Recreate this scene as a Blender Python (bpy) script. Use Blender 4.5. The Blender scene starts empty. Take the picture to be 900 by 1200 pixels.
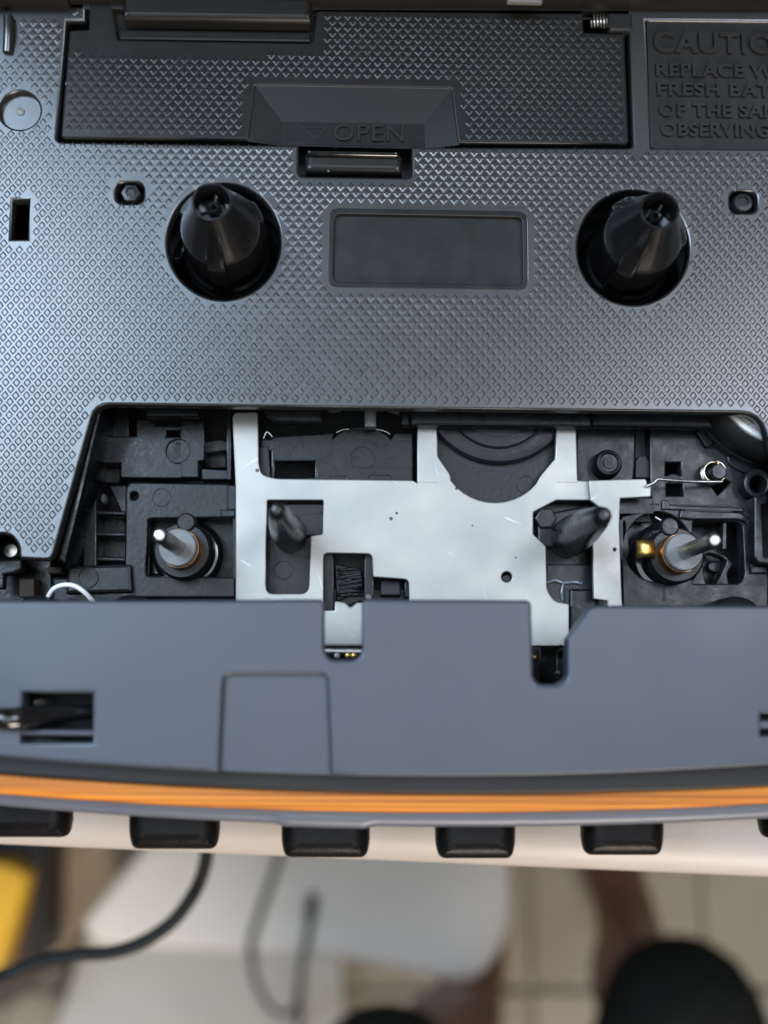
import bpy, bmesh, math, random, mathutils, mathutils.geometry
from mathutils import Vector, Matrix
random.seed(7)
scene = bpy.context.scene
COL = scene.collection

# ------------------------------------------------------------------ camera
F, DCAM = 1215.0, 101.0            # focal length in photo pixels, lens height above the deck in mm
TABLE_H = 1.02                     # table top above the floor (m)
DECK = 24.0                        # deck surface above the table top (mm)
zc = Vector((25, 190, 1215)).normalized()
yc = Vector((60, 7700, 0)); yc = (yc - zc * yc.dot(zc)).normalized()
xc = yc.cross(zc)
ROT = Matrix((xc, yc, zc))
cam_d = bpy.data.cameras.new('camera'); cam = bpy.data.objects.new('camera', cam_d); COL.objects.link(cam)
cam.matrix_world = Matrix.Translation((0, 0, TABLE_H + (DECK + DCAM) / 1000)) @ ROT.to_4x4()
cam_d.sensor_fit = 'VERTICAL'; cam_d.sensor_height = 36; cam_d.lens = 36 * F / 1200
cam_d.clip_start = 0.005; cam_d.clip_end = 50
cam_d.dof.use_dof = True; cam_d.dof.focus_distance = 0.107
cam_d.dof.aperture_fstop = cam_d.lens / 2.45
scene.camera = cam

# ------------------------------------------------------------------ room light
world = bpy.data.worlds.new('World'); scene.world = world; world.use_nodes = True
bg = world.node_tree.nodes['Background']
bg.inputs[0].default_value = (1.0, 0.96, 0.90, 1); bg.inputs[1].default_value = 0.13

def area(name, loc, target, sx, sy, power, col):
    l = bpy.data.lights.new(name, 'AREA'); l.shape = 'RECTANGLE'; l.size = sx; l.size_y = sy
    l.energy = power; l.color = col
    o = bpy.data.objects.new(name, l); COL.objects.link(o); o.location = loc
    o.rotation_euler = (Vector(target) - Vector(loc)).to_track_quat('-Z', 'Y').to_euler()
    return o
area('window_light', (-0.74, 0.50, 2.45), (0, 0, 1.04), 0.66, 0.66, 47, (0.58, 0.77, 1.0))
area('side_window_light', (0.70, 0.34, 2.55), (0, 0, 1.04), 0.42, 0.55, 17, (0.78, 0.86, 1.0))
area('ceiling_light', (0.0, -0.15, 2.9), (0, -0.15, 1.04), 1.1, 1.2, 17, (0.86, 0.93, 1.0))
area('warm_fill_light', (0.5, -2.2, 1.95), (0, -0.4, 0.6), 1.1, 0.9, 92, (1.0, 0.88, 0.74))  # added warm fill for the table, floor and box, not a known lamp

scene.view_settings.view_transform = 'Standard'; scene.view_settings.look = 'None'
scene.view_settings.exposure = -0.42; scene.view_settings.gamma = 1.0
scene.view_settings.use_curve_mapping = False

# ------------------------------------------------------------------ helpers
def P(px, py, z=0.0):
    """photo pixel -> mm (x, y) on the level plane z (mm above the deck)"""
    d = ROT @ Vector((px - 450.0, -(py - 600.0), -F))
    t = (z - DCAM) / d.z
    return (d.x * t, d.y * t)

def PS(z=0.0):                      # mm per pixel at level z
    a, b = P(400, 600, z), P(500, 600, z)
    return math.dist(a, b) / 100

def material(name, col, rough=0.5, metal=0.0, var=0.0, vscale=150.0, bump=0.0, bscale=2500.0, rvar=0.0,
             specks=0.0, spec=0.5, col2=None, stretch=(1, 1, 1), coat=0.0):
    m = bpy.data.materials.new(name); m.use_nodes = True
    nt = m.node_tree; n = nt.nodes; L = nt.links; b = n['Principled BSDF']
    b.inputs['Roughness'].default_value = rough; b.inputs['Metallic'].default_value = metal
    b.inputs['Specular IOR Level'].default_value = spec
    b.inputs['Coat Weight'].default_value = coat
    tc = n.new('ShaderNodeTexCoord'); mp = n.new('ShaderNodeMapping'); mp.inputs['Scale'].default_value = stretch
    L.new(tc.outputs['Object'], mp.inputs[0])
    col = tuple(col) + (1,)
    c2 = tuple(col2) + (1,) if col2 else tuple(min(1, c * (1 + var)) for c in col[:3]) + (1,)
    c1 = col if col2 else tuple(c * (1 - var) for c in col[:3]) + (1,)
    ns = n.new('ShaderNodeTexNoise'); ns.inputs['Scale'].default_value = vscale; ns.inputs['Detail'].default_value = 6
    L.new(mp.outputs[0], ns.inputs['Vector'])
    rp = n.new('ShaderNodeValToRGB'); rp.color_ramp.elements[0].position = 0.3; rp.color_ramp.elements[1].position = 0.7
    rp.color_ramp.elements[0].color = c1; rp.color_ramp.elements[1].color = c2
    L.new(ns.outputs['Fac'], rp.inputs[0]); out = rp.outputs[0]
    if specks:
        v = n.new('ShaderNodeTexVoronoi'); v.inputs['Scale'].default_value = 420; L.new(mp.outputs[0], v.inputs['Vector'])
        ms = n.new('ShaderNodeMath'); ms.operation = 'LESS_THAN'; ms.inputs[1].default_value = 0.055
        L.new(v.outputs['Distance'], ms.inputs[0])
        w = n.new('ShaderNodeTexWhiteNoise'); L.new(v.outputs['Position'], w.inputs['Vector'])
        m2 = n.new('ShaderNodeMath'); m2.operation = 'LESS_THAN'; m2.inputs[1].default_value = specks
        L.new(w.outputs['Value'], m2.inputs[0])
        mm = n.new('ShaderNodeMath'); mm.operation = 'MULTIPLY'; L.new(ms.outputs[0], mm.inputs[0]); L.new(m2.outputs[0], mm.inputs[1])
        mx = n.new('ShaderNodeMixRGB'); mx.inputs[2].default_value = (0.42, 0.42, 0.4, 1)
        L.new(mm.outputs[0], mx.inputs[0]); L.new(out, mx.inputs[1]); out = mx.outputs[0]
    L.new(out, b.inputs['Base Color'])
    if rvar:
        n3 = n.new('ShaderNodeTexNoise'); n3.inputs['Scale'].default_value = vscale * 2.3; n3.inputs['Detail'].default_value = 5
        L.new(mp.outputs[0], n3.inputs['Vector'])
        mr = n.new('ShaderNodeMapRange'); mr.inputs[1].default_value = 0.3; mr.inputs[2].default_value = 0.7
        mr.inputs[3].default_value = max(0.03, rough - rvar); mr.inputs[4].default_value = min(1, rough + rvar)
        L.new(n3.outputs['Fac'], mr.inputs[0]); L.new(mr.outputs[0], b.inputs['Roughness'])
    if bump:
        n2 = n.new('ShaderNodeTexNoise'); n2.inputs['Scale'].default_value = bscale; n2.inputs['Detail'].default_value = 3
        L.new(mp.outputs[0], n2.inputs['Vector'])
        bp = n.new('ShaderNodeBump'); bp.inputs['Strength'].default_value = bump; bp.inputs['Distance'].default_value = 0.0001
        L.new(n2.outputs['Fac'], bp.inputs['Height']); L.new(bp.outputs[0], b.inputs['Normal'])
    return m

M = {}
M['deck'] = material('charcoal_deck_plastic', (0.0135, 0.0137, 0.014), 0.30, spec=0.85, var=0.08, bump=0.04, bscale=5000, rvar=0.012, specks=0.035)
M['door'] = material('charcoal_door_plastic', (0.0135, 0.0135, 0.013), 0.30, spec=0.22, var=0.10, bump=0.04, bscale=5000, rvar=0.05, specks=0.04)
M['smooth'] = material('smooth_black_plastic', (0.017, 0.017, 0.0165), 0.30, spec=0.22, var=0.08, bump=0.04, bscale=6000, rvar=0.05, specks=0.05)
M['recess'] = material('recess_black_plastic', (0.011, 0.011, 0.0108), 0.38, spec=0.16, var=0.08, bump=0.04, bscale=6000, specks=0.05)
M['gloss'] = material('gloss_black_plastic', (0.0050, 0.0050, 0.0055), 0.15, spec=0.7, var=0.2, rvar=0.05, vscale=400)
M['mech'] = material('mechanism_grey_plastic', (0.0115, 0.012, 0.013), 0.32, spec=0.24, var=0.16, vscale=300, bump=0.25, bscale=1800, rvar=0.10, specks=0.06)
M['mech2'] = material('mechanism_dark_plastic', (0.006, 0.0065, 0.007), 0.30, spec=0.22, var=0.18, vscale=260, bump=0.25, bscale=1600, rvar=0.12, specks=0.05)
M['post'] = material('guide_post_plastic', (0.006, 0.0065, 0.007), 0.28, spec=0.4, var=0.15, vscale=400, rvar=0.08, bump=0.15, bscale=1400)
M['amber'] = material('amber_plastic', (0.030, 0.021, 0.014), 0.6, spec=0.15, var=0.2, vscale=400)
M['pit'] = material('pit_black', (0.006, 0.006, 0.007), 0.6, var=0.1)
M['steel'] = material('zinc_plated_steel', (0.29, 0.285, 0.268), 0.42, metal=0.3, vscale=110, bump=0.12, bscale=1300, rvar=0.09, col2=(0.40, 0.385, 0.345))
def add_wear(m, specks=0.03, dark=(0.05, 0.05, 0.045), light=(0.62, 0.62, 0.61)):
    """small dark pits and short pale scratches"""
    nt = m.node_tree; n = nt.nodes; L = nt.links; b = n['Principled BSDF']
    src = b.inputs['Base Color'].links[0].from_socket
    tc = n.new('ShaderNodeTexCoord')
    v = n.new('ShaderNodeTexVoronoi'); v.inputs['Scale'].default_value = 650; L.new(tc.outputs['Object'], v.inputs['Vector'])
    a = n.new('ShaderNodeMath'); a.operation = 'LESS_THAN'; a.inputs[1].default_value = 0.13; L.new(v.outputs['Distance'], a.inputs[0])
    w = n.new('ShaderNodeTexWhiteNoise'); L.new(v.outputs['Position'], w.inputs['Vector'])
    c = n.new('ShaderNodeMath'); c.operation = 'LESS_THAN'; c.inputs[1].default_value = specks; L.new(w.outputs['Value'], c.inputs[0])
    p = n.new('ShaderNodeMath'); p.operation = 'MULTIPLY'; L.new(a.outputs[0], p.inputs[0]); L.new(c.outputs[0], p.inputs[1])
    x = n.new('ShaderNodeMixRGB'); x.inputs[2].default_value = dark + (1,); L.new(p.outputs[0], x.inputs[0]); L.new(src, x.inputs[1])
    out = x.outputs[0]
    for rot, st in ((0.6, (1, 11, 1)), (-0.5, (1, 9, 1)), (1.9, (1, 14, 1))):
        mp = n.new('ShaderNodeMapping'); mp.vector_type = 'TEXTURE'; mp.inputs['Rotation'].default_value = (0, 0, rot)
        mp.inputs['Scale'].default_value = (st[1] * 0.2, 0.2, 0.2); L.new(tc.outputs['Object'], mp.inputs[0])
        ns = n.new('ShaderNodeTexNoise'); ns.inputs['Scale'].default_value = 420; ns.inputs['Detail'].default_value = 1; L.new(mp.outputs[0], ns.inputs['Vector'])
        g = n.new('ShaderNodeMapRange'); g.inputs[1].default_value = 0.745; g.inputs[2].default_value = 0.80; g.inputs[4].default_value = 0.5; L.new(ns.outputs['Fac'], g.inputs[0])
        y = n.new('ShaderNodeMixRGB'); y.inputs[2].default_value = light + (1,); L.new(g.outputs[0], y.inputs[0]); L.new(out, y.inputs[1]); out = y.outputs[0]
    L.new(out, b.inputs['Base Color'])
add_wear(M['steel'], 0.10)
M['shaft'] = material('polished_shaft_steel', (0.46, 0.44, 0.41), 0.36, metal=1.0, var=0.12, vscale=500, rvar=0.08)
M['silver'] = material('flywheel_steel', (0.78, 0.75, 0.70), 0.36, metal=0.25, var=0.15, vscale=200, rvar=0.12, bump=0.1)
M['nylon'] = material('grey_nylon_washer', (0.13, 0.128, 0.122), 0.42, var=0.14, vscale=500, bump=0.2, bscale=1500)
M['brass'] = material('brass', (0.66, 0.42, 0.13), 0.40, metal=1.0, var=0.2, vscale=600, rvar=0.1)
M['springwire'] = material('spring_wire', (0.66, 0.58, 0.45), 0.35, metal=1.0, var=0.12, vscale=600)
M['copper'] = material('bronze_sleeve', (0.60, 0.30, 0.12), 0.35, metal=1.0, var=0.2, vscale=600, rvar=0.1)
M['bezel'] = material('slate_bezel_plastic', (0.034, 0.040, 0.055), 0.40, spec=0.48, specks=0.03, var=0.06, vscale=70, bump=0.12, bscale=5000, rvar=0.03)
M['lip'] = material('slate_lip_plastic', (0.085, 0.09, 0.108), 0.40, var=0.05, vscale=120, bump=0.12, bscale=3000)
M['orange'] = material('orange_trim', (0.20, 0.050, 0.005), 0.55, spec=0.3, vscale=3600, bump=0.35, bscale=1500, stretch=(0.006, 1, 1), col2=(0.60, 0.200, 0.018))
M['rubber'] = material('black_trim', (0.010, 0.0095, 0.009), 0.40, spec=0.25, var=0.1)
M['key'] = material('black_key_plastic', (0.005, 0.0042, 0.0039), 0.34, spec=0.12, var=0.12, vscale=300, bump=0.25, bscale=2500, rvar=0.06, specks=0.08)
M['offwhite'] = material('pale_grey_plastic', (0.21, 0.21, 0.215), 0.5, var=0.08)
M['railgrey'] = material('mid_grey_plastic', (0.10, 0.10, 0.10), 0.5, var=0.1)
M['white'] = material('white_wire', (0.85, 0.84, 0.82), 0.4, var=0.04)
M['grease'] = material('grease', (0.10, 0.115, 0.135), 0.12, var=0.2, vscale=800, coat=0.6)
M['table'] = material('cream_laminate', (0.47, 0.415, 0.38), 0.5, var=0.035, vscale=60, bump=0.10, bscale=900, rvar=0.05)
M['tableleg'] = material('table_leg_paint', (0.45, 0.42, 0.38), 0.5, var=0.05)
M['tile'] = material('floor_tile', (0.27, 0.245, 0.195), 0.42, var=0.12, vscale=9, rvar=0.06)
M['grout'] = material('grout', (0.25, 0.235, 0.19), 0.8, var=0.1, vscale=40)
M['boxwhite'] = material('white_box_plastic', (0.90, 0.83, 0.745), 0.45, var=0.03, vscale=12)
M['board'] = material('white_board', (0.42, 0.415, 0.375), 0.55, var=0.04, vscale=10)
M['card'] = material('cardboard', (0.33, 0.25, 0.165), 0.75, var=0.12, vscale=25)
M['crate'] = material('dark_crate', (0.06, 0.038, 0.032), 0.5, var=0.2, vscale=20)
M['cratestrip'] = material('black_strip', (0.012, 0.011, 0.011), 0.45, var=0.1)
M['yellow'] = material('yellow_plastic', (0.86, 0.50, 0.04), 0.4, var=0.10, vscale=20)
M['cable'] = material('black_cable_rubber', (0.007, 0.0075, 0.0075), 0.6, spec=0.2, var=0.15, vscale=300)
M['skin'] = material('skin', (0.24, 0.115, 0.075), 0.5, var=0.10, vscale=30)
M['cloth'] = material('black_cloth', (0.012, 0.0125, 0.0115), 0.95, spec=0.1, var=0.25, vscale=120, bump=0.3, bscale=900)

def finish(me, name, mat, parent=None, smooth=True, ang=32):
    me.name = name
    if mat: me.materials.clear(); me.materials.append(M[mat])
    if smooth and len(me.polygons):
        me.shade_smooth(); me.set_sharp_from_angle(angle=math.radians(ang))
    o = bpy.data.objects.new(name, me); COL.objects.link(o)
    if parent: o.parent = parent
    return o

ZOFF = DECK                          # player geometry is local to the player's base (table top)
def to_local(me, zoff=None):
    z0 = ZOFF if zoff is None else zoff
    me.transform(Matrix.Scale(0.001, 4) @ Matrix.Translation((0, 0, z0)))

def signed(p):
    return sum(a[0] * b[1] - b[0] * a[1] for a, b in zip(p, p[1:] + p[:1]))

def rc(pts, r=0, n=4):
    """round polygon corners; a point may carry its own radius as third value"""
    out = []
    N = len(pts)
    for i, p in enumerate(pts):
        rad = p[2] if len(p) > 2 else r
        a = Vector(pts[i - 1][:2]); b = Vector(p[:2]); c = Vector(pts[(i + 1) % N][:2])
        u, v = a - b, c - b
        if rad <= 0 or u.length < 1e-6 or v.length < 1e-6: out.append((b.x, b.y)); continue
        k = min(rad, u.length * 0.45, v.length * 0.45)
        s, e = b + u.normalized() * k, b + v.normalized() * k
        for j in range(n + 1):
            t = j / n
            q = s * (1 - t) ** 2 + b * 2 * t * (1 - t) + e * t * t
            out.append((q.x, q.y))
    return out

def circ(cx, cy, rx, ry=None, n=40, a0=0, a1=360):
    ry = rx if ry is None else ry
    full = abs(a1 - a0) >= 360
    return [(cx + rx * math.cos(math.radians(a0 + (a1 - a0) * i / (n if full else n - 1))),
             cy + ry * math.sin(math.radians(a0 + (a1 - a0) * i / (n if full else n - 1)))) for i in range(n)]

def rect(x0, y0, x1, y1, r=0):
    return rc([(x0, y0), (x1, y0), (x1, y1), (x0, y1)], r)

def clean(p):
    out = []
    for q in p:
        if not out or math.dist(q, out[-1]) > 2e-3: out.append((q[0], q[1]))
    while len(out) > 3 and math.dist(out[0], out[-1]) < 2e-3: out.pop()
    return out

def inset(p, d):
    """move a loop towards its left side by d"""
    if d <= 0: return list(p)
    out = []; N = len(p)
    for i in range(N):
        a, b, c = Vector(p[i - 1]), Vector(p[i]), Vector(p[(i + 1) % N])
        u, v = (b - a).normalized(), (c - b).normalized()
        n1, n2 = Vector((-u.y, u.x)), Vector((-v.y, v.x))
        m = n1 + n2
        if m.length < 1e-4: m = n1
        m.normalize(); k = max(0.5, m.dot(n1))
        q = b + m * (d / k); out.append((q.x, q.y))
    return out

def plate_mm(name, outer, z1, z0, mat, parent=None, holes=(), bev=0.12, zoff=None, res=1):
    loops = []
    for i, p in enumerate([outer] + list(holes)):
        p = clean(p)
        if (signed(p) > 0) != (i == 0): p.reverse()
        loops.append(p)
    th = z1 - z0; bev = min(bev, th * 0.49); n = res + 1
    prof = [(bev * (1 - math.sin(a)), z0 + bev * (1 - math.cos(a))) for a in [math.pi / 2 * k / n for k in range(n + 1)]]
    prof = prof + [(d, z0 + z1 - z) for d, z in reversed(prof)]
    vs, fs = [], []
    for p in loops:
        N = len(p); base = len(vs)
        for d, z in prof: vs += [(x, y, z) for x, y in inset(p, d)]
        for j in range(len(prof) - 1):
            for i in range(N):
                k = (i + 1) % N
                fs.append((base + j * N + i, base + j * N + k, base + (j + 1) * N + k, base + (j + 1) * N + i))
    cv, ce = [], []
    for p in loops:
        b = len(cv); q = inset(p, bev); cv += [Vector(c) for c in q]
        ce += [(b + i, b + (i + 1) % len(q)) for i in range(len(q))]
    ov, oe, of = mathutils.geometry.delaunay_2d_cdt(cv, ce, [], 1, 1e-5)[:3]
    caps = [inset(p, bev) for p in loops]
    def solid(f):
        x = sum(ov[i].x for i in f) / len(f); y = sum(ov[i].y for i in f) / len(f)
        return sum(inside(x, y, q) for q in caps) % 2 == 1
    of = [f for f in of if solid(f)]
    for z, fl in ((z1, 0), (z0, 1)):
        b = len(vs); vs += [(q.x, q.y, z) for q in ov]
        fs += [tuple(b + i for i in (f[::-1] if fl else f)) for f in of]
    me = bpy.data.meshes.new(name); me.from_pydata(vs, [], fs)
    bm = bmesh.new(); bm.from_mesh(me); bmesh.ops.remove_doubles(bm, verts=bm.verts, dist=1e-4); bm.to_mesh(me); bm.free()
    flat = [abs(f.normal.z) > 0.999 for f in me.polygons]
    to_local(me, zoff)
    o = finish(me, name, mat, parent)
    for f, b in zip(me.polygons, flat):
        if b: f.use_smooth = False
    return o

def plate(name, outer, z1, z0, mat, parent=None, holes=(), bev=0.12, zoff=None, res=1):
    q = lambda pts: [P(x, y, z1) for x, y in pts]
    return plate_mm(name, q(outer), z1, z0, mat, parent, [q(h) for h in holes], bev, zoff, res)

def mesh_mm(name, vs, fs, mat, parent=None, smooth=True, ang=32, zoff=None):
    me = bpy.data.meshes.new(name); me.from_pydata(vs, [], fs); me.update()
    bm = bmesh.new(); bm.from_mesh(me); bmesh.ops.recalc_face_normals(bm, faces=bm.faces); bm.to_mesh(me); bm.free()
    to_local(me, zoff)
    return finish(me, name, mat, parent, smooth, ang)

def lathe(name, c, prof, mat, parent=None, n=40, rfun=None, ang=32):
    """prof: (radius mm, z mm) from bottom to top around c (mm)"""
    vs, fs = [], []
    for j, (r, z) in enumerate(prof):
        for i in range(n):
            a = 2 * math.pi * i / n
            rr = r + (rfun(a, z, r) if rfun else 0)
            vs.append((c[0] + rr * math.cos(a), c[1] + rr * math.sin(a), z))
    for j in range(len(prof) - 1):
        for i in range(n):
            k = (i + 1) % n
            fs.append((j * n + i, j * n + k, (j + 1) * n + k, (j + 1) * n + i))
    fs.append(tuple(range(n - 1, -1, -1))); fs.append(tuple((len(prof) - 1) * n + i for i in range(n)))
    return mesh_mm(name, vs, fs, mat, parent, True, ang)

def smoothpath(pts, k=6):
    out = []
    for i in range(len(pts) - 1):
        p0, p1, p2, p3 = [Vector(pts[max(0, min(len(pts) - 1, i + d))]) for d in (-1, 0, 1, 2)]
        for j in range(k):
            t = j / k
            out.append(0.5 * (2 * p1 + (p2 - p0) * t + (2 * p0 - 5 * p1 + 4 * p2 - p3) * t * t + (3 * p1 - p0 - 3 * p2 + p3) * t ** 3))
    out.append(Vector(pts[-1])); return out

def tube(name, pts, r, mat, parent=None, n=10, zoff=None, k=6, rs=None):
    pts = smoothpath(pts, k) if k > 1 else [Vector(p) for p in pts]
    vs, fs = [], []; up = Vector((0, 0, 1))
    for i, p in enumerate(pts):
        t = (pts[min(i + 1, len(pts) - 1)] - pts[max(i - 1, 0)]).normalized()
        s = t.cross(up)
        if s.length < 1e-3: s = Vector((1, 0, 0))
        s.normalize(); w = s.cross(t)
        rr = r if rs is None else rs(i / (len(pts) - 1))
        for j in range(n):
            a = 2 * math.pi * j / n
            vs.append(tuple(p + s * rr * math.cos(a) + w * rr * math.sin(a)))
    for i in range(len(pts) - 1):
        for j in range(n):
            fs.append((i * n + j, i * n + (j + 1) % n, (i + 1) * n + (j + 1) % n, (i + 1) * n + j))
    fs.append(tuple(range(n - 1, -1, -1))); fs.append(tuple((len(pts) - 1) * n + j for j in range(n)))
    return mesh_mm(name, vs, fs, mat, parent, True, 50, zoff)

def P3(px, py, z): return P(px, py, z) + (z,)

def thing(name, label, cat, loc=(0, 0, 0), group=None):
    o = bpy.data.objects.new(name, None); COL.objects.link(o); o.location = loc
    o.empty_display_size = 0.01
    o['label'] = label; o['category'] = cat
    if group: o['group'] = group
    return o
def tag(o, label, cat, group=None):
    o['label'] = label; o['category'] = cat
    if group: o['group'] = group
    return o

def inside(x, y, poly):
    c = False; j = len(poly) - 1
    for i in range(len(poly)):
        xi, yi = poly[i]; xj, yj = poly[j]
        if (yi > y) != (yj > y) and x < (xj - xi) * (y - yi) / (yj - yi) + xi: c = not c
        j = i
    return c
def edgedist(x, y, poly):
    best = 1e9
    for (ax, ay), (bx, by) in zip(poly, poly[1:] + poly[:1]):
        dx, dy = bx - ax, by - ay; l = dx * dx + dy * dy
        t = 0 if l == 0 else max(0, min(1, ((x - ax) * dx + (y - ay) * dy) / l))
        best = min(best, math.hypot(x - ax - t * dx, y - ay - t * dy))
    return best

def knurl(name, outer, avoid, z, mat, parent, margin=0.75, px=1.07, py=1.33, hgt=0.044):
    """small flat-topped diamond studs in staggered rows"""
    o = [P(*p, z) for p in outer]; av = [[P(*p, z) for p in a] for a in avoid]
    x0, x1 = min(p[0] for p in o), max(p[0] for p in o); y0, y1 = min(p[1] for p in o), max(p[1] for p in o)
    vs, fs = [], []
    hx, hy, tx, ty = px * 0.46, py * 0.46, px * 0.22, py * 0.22
    boxes = [(min(p[0] for p in a) - margin, max(p[0] for p in a) + margin, min(p[1] for p in a) - margin, max(p[1] for p in a) + margin) for a in av]
    j = 0; y = math.floor(y0 / py) * py
    while y < y1:
        x = math.floor(x0 / px) * px + (px / 2 if j % 2 else 0)
        while x < x1:
            if inside(x, y, o) and edgedist(x, y, o) > margin:
                ok = True
                for a, b in zip(av, boxes):
                    if b[0] < x < b[1] and b[2] < y < b[3] and (inside(x, y, a) or edgedist(x, y, a) < margin): ok = False; break
                if ok:
                    k = len(vs); g = hgt * random.uniform(0.9, 1.1)
                    jx, jy = x + random.uniform(-.012, .012), y + random.uniform(-.012, .012)
                    for (ax, ay, az) in ((hx, 0, -.022), (0, hy, -.022), (-hx, 0, -.022), (0, -hy, -.022), (tx, 0, g), (0, ty, g), (-tx, 0, g), (0, -ty, g)):
                        vs.append((jx + ax, jy + ay, z + az))
                    for i in range(4):
                        n = (i + 1) % 4
                        fs.append((k + i, k + n, k + 4 + n, k + 4 + i))
                    fs.append((k + 4, k + 5, k + 6, k + 7))
            x += px
        y += py / 2; j += 1
    ob = mesh_mm(name, vs, fs, mat, parent, smooth=False)
    ob['kind'] = 'stuff'
    return ob

def text(name, s, px, base, capx, ref, refx, z, mat, parent, depth=0.28, bold=0.0, ital=0):
    """raised lettering: starts at pixel (px, base), cap height capx pixels, and the word ref ends at pixel refx"""
    def mk(t):
        cu = bpy.data.curves.new('t', 'FONT'); cu.body = t; cu.size = 1.0; cu.extrude = 0.0; cu.fill_mode = 'BOTH'
        cu.offset = bold; cu.resolution_u = 4; cu.space_character = 1.06
        o = bpy.data.objects.new('t', cu); me = bpy.data.meshes.new_from_object(o); bpy.data.objects.remove(o)
        return me, cu
    m0, c0 = mk(ref); w = max(v.co.x for v in m0.vertices) - min(v.co.x for v in m0.vertices)
    mh, ch = mk('H'); h = max(v.co.y for v in mh.vertices) - min(v.co.y for v in mh.vertices)
    cu = c0; cu.body = s
    x0, y0 = P(px, base, z); x1 = P(refx, base, z)[0]; y1 = P(px, base - capx, z)[1]
    sx, sy = (x1 - x0) / w, (y1 - y0) / h
    cu.extrude = depth / 2; cu.bevel_depth = 0.0
    o = bpy.data.objects.new('t', cu); me = bpy.data.meshes.new_from_object(o); bpy.data.objects.remove(o)
    mnx = min(v.co.x for v in me.vertices)
    me.transform(Matrix.Translation((x0, y0, z + depth / 2 - 0.03)) @ Matrix.Diagonal((sx, sy, 1, 1)) @ Matrix.Translation((-mnx, 0, 0)))
    to_local(me)
    return finish(me, name, mat, parent, smooth=False)

def ring(name, cx, cy, r, z, mat, parent, w=0.10, h=0.07):
    """mould mark: a thin raised circle"""
    c = P(cx, cy, z); R = r * PS(z)
    return plate_mm(name, circ(c[0], c[1], R, n=32), z + h, z - 0.1, mat, parent, [circ(c[0], c[1], R - w, n=32)], bev=0.03)

# ------------------------------------------------------------------ the floor
FZ = -(DECK + TABLE_H * 1000)               # floor level in mm from the deck
floor = mesh_mm('floor', [(-2500, -2500, FZ - 8), (2500, -2500, FZ - 8), (2500, 2500, FZ - 8), (-2500, 2500, FZ - 8)], [(0, 1, 2, 3)], 'grout',
                zoff=-FZ)
floor['kind'] = 'structure'
ax, ay = P(622, 1160, FZ); ts = P(825, 1160, FZ)[0] - ax
proto = None
for i in range(-7, 7):
    for j in range(-6, 5):
        if proto is None:
            proto = plate_mm('tile', rect(3.2, 3.2, ts - 3.2, ts - 3.2, 2), FZ, FZ - 7.6, 'tile', floor, bev=1.2, zoff=-FZ)
            t = proto
        else:
            t = proto.copy(); COL.objects.link(t); t.parent = floor
        t.location = ((ax + i * ts) / 1000, (ay + j * ts) / 1000, random.uniform(-.0004, 0))

# ------------------------------------------------------------------ table
table = thing('table', 'cream laminate table with a rounded front edge under the cassette player', 'table')
e0, e1 = Vector(P(0, 997, -DECK)), Vector(P(900, 1035, -DECK))
u = (e1 - e0).normalized(); v = Vector((-u.y, u.x)); mid = (e0 + e1) / 2
tp = [mid - u * 620, mid + u * 620, mid + u * 620 + v * 640, mid - u * 620 + v * 640]
plate_mm('tabletop', rc([tuple(p) for p in tp], 20), -DECK, -DECK - 26, 'table', table, bev=4.5, zoff=-FZ, res=4)
for su, sv in ((-560, 60), (560, 60), (-560, 580), (560, 580)):
    c = mid + u * su + v * sv
    plate_mm('leg', [tuple(c + u * a + v * b) for a, b in ((-22, -22), (22, -22), (22, 22), (-22, 22))], -DECK - 25.5, FZ, 'tableleg', table, bev=3, zoff=-FZ)

# ------------------------------------------------------------------ cassette player
player = thing('cassette_player', 'open charcoal cassette player with two black reel spindles and an orange front stripe', 'cassette player', (0, 0, TABLE_H))
XL, XR = -420, 1340
def arc_y(mid_, drop, slope): return lambda x: mid_ + slope * (x - 450) - drop / 202500 * (x - 450) ** 2
bez_y, org_t, org_b, lip_y = arc_y(910, 18, .0105), arc_y(926, 15, .0155), arc_y(953, 16, .0125), arc_y(970, 16.5, .0165)
def curve_pts(f, x0=XL, x1=XR, n=48): return [(x0 + (x1 - x0) * i / n, f(x0 + (x1 - x0) * i / n)) for i in range(n + 1)]

# body shell
zb = -1.45
front = curve_pts(lambda x: lip_y(x) - 26)
tray = [(XL, -190)] + front + [(XR, -190)]
plate('base', tray, -15.5, -DECK, 'smooth', player, bev=1.0)
inner = [(XL + 30, -150)] + curve_pts(lambda x: lip_y(x) - 70, XL + 30, XR - 30) + [(XR - 30, -150)]
plate('side_wall', tray, zb, -15.4, 'smooth', player, [inner], bev=0.4)
plate('front_wall', curve_pts(lambda x: lip_y(x) - 24) + curve_pts(lambda x: lip_y(x) - 52)[::-1], 1.6, zb - 0.2, 'smooth', player, bev=0.2)
for x0, x1 in ((XL, XL + 60), (XR - 60, XR)):
    plate('end_cheek', [(x0, 560), (x1, 560), (x1, lip_y(x1) - 60), (x0, lip_y(x0) - 60)], 8.9, zb + 0.1, 'bezel', player, bev=0.6)
plate('bay_floor', rect(XL + 20, -60, XR - 20, 900), -13.5, -15.6, 'pit', player)

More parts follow.
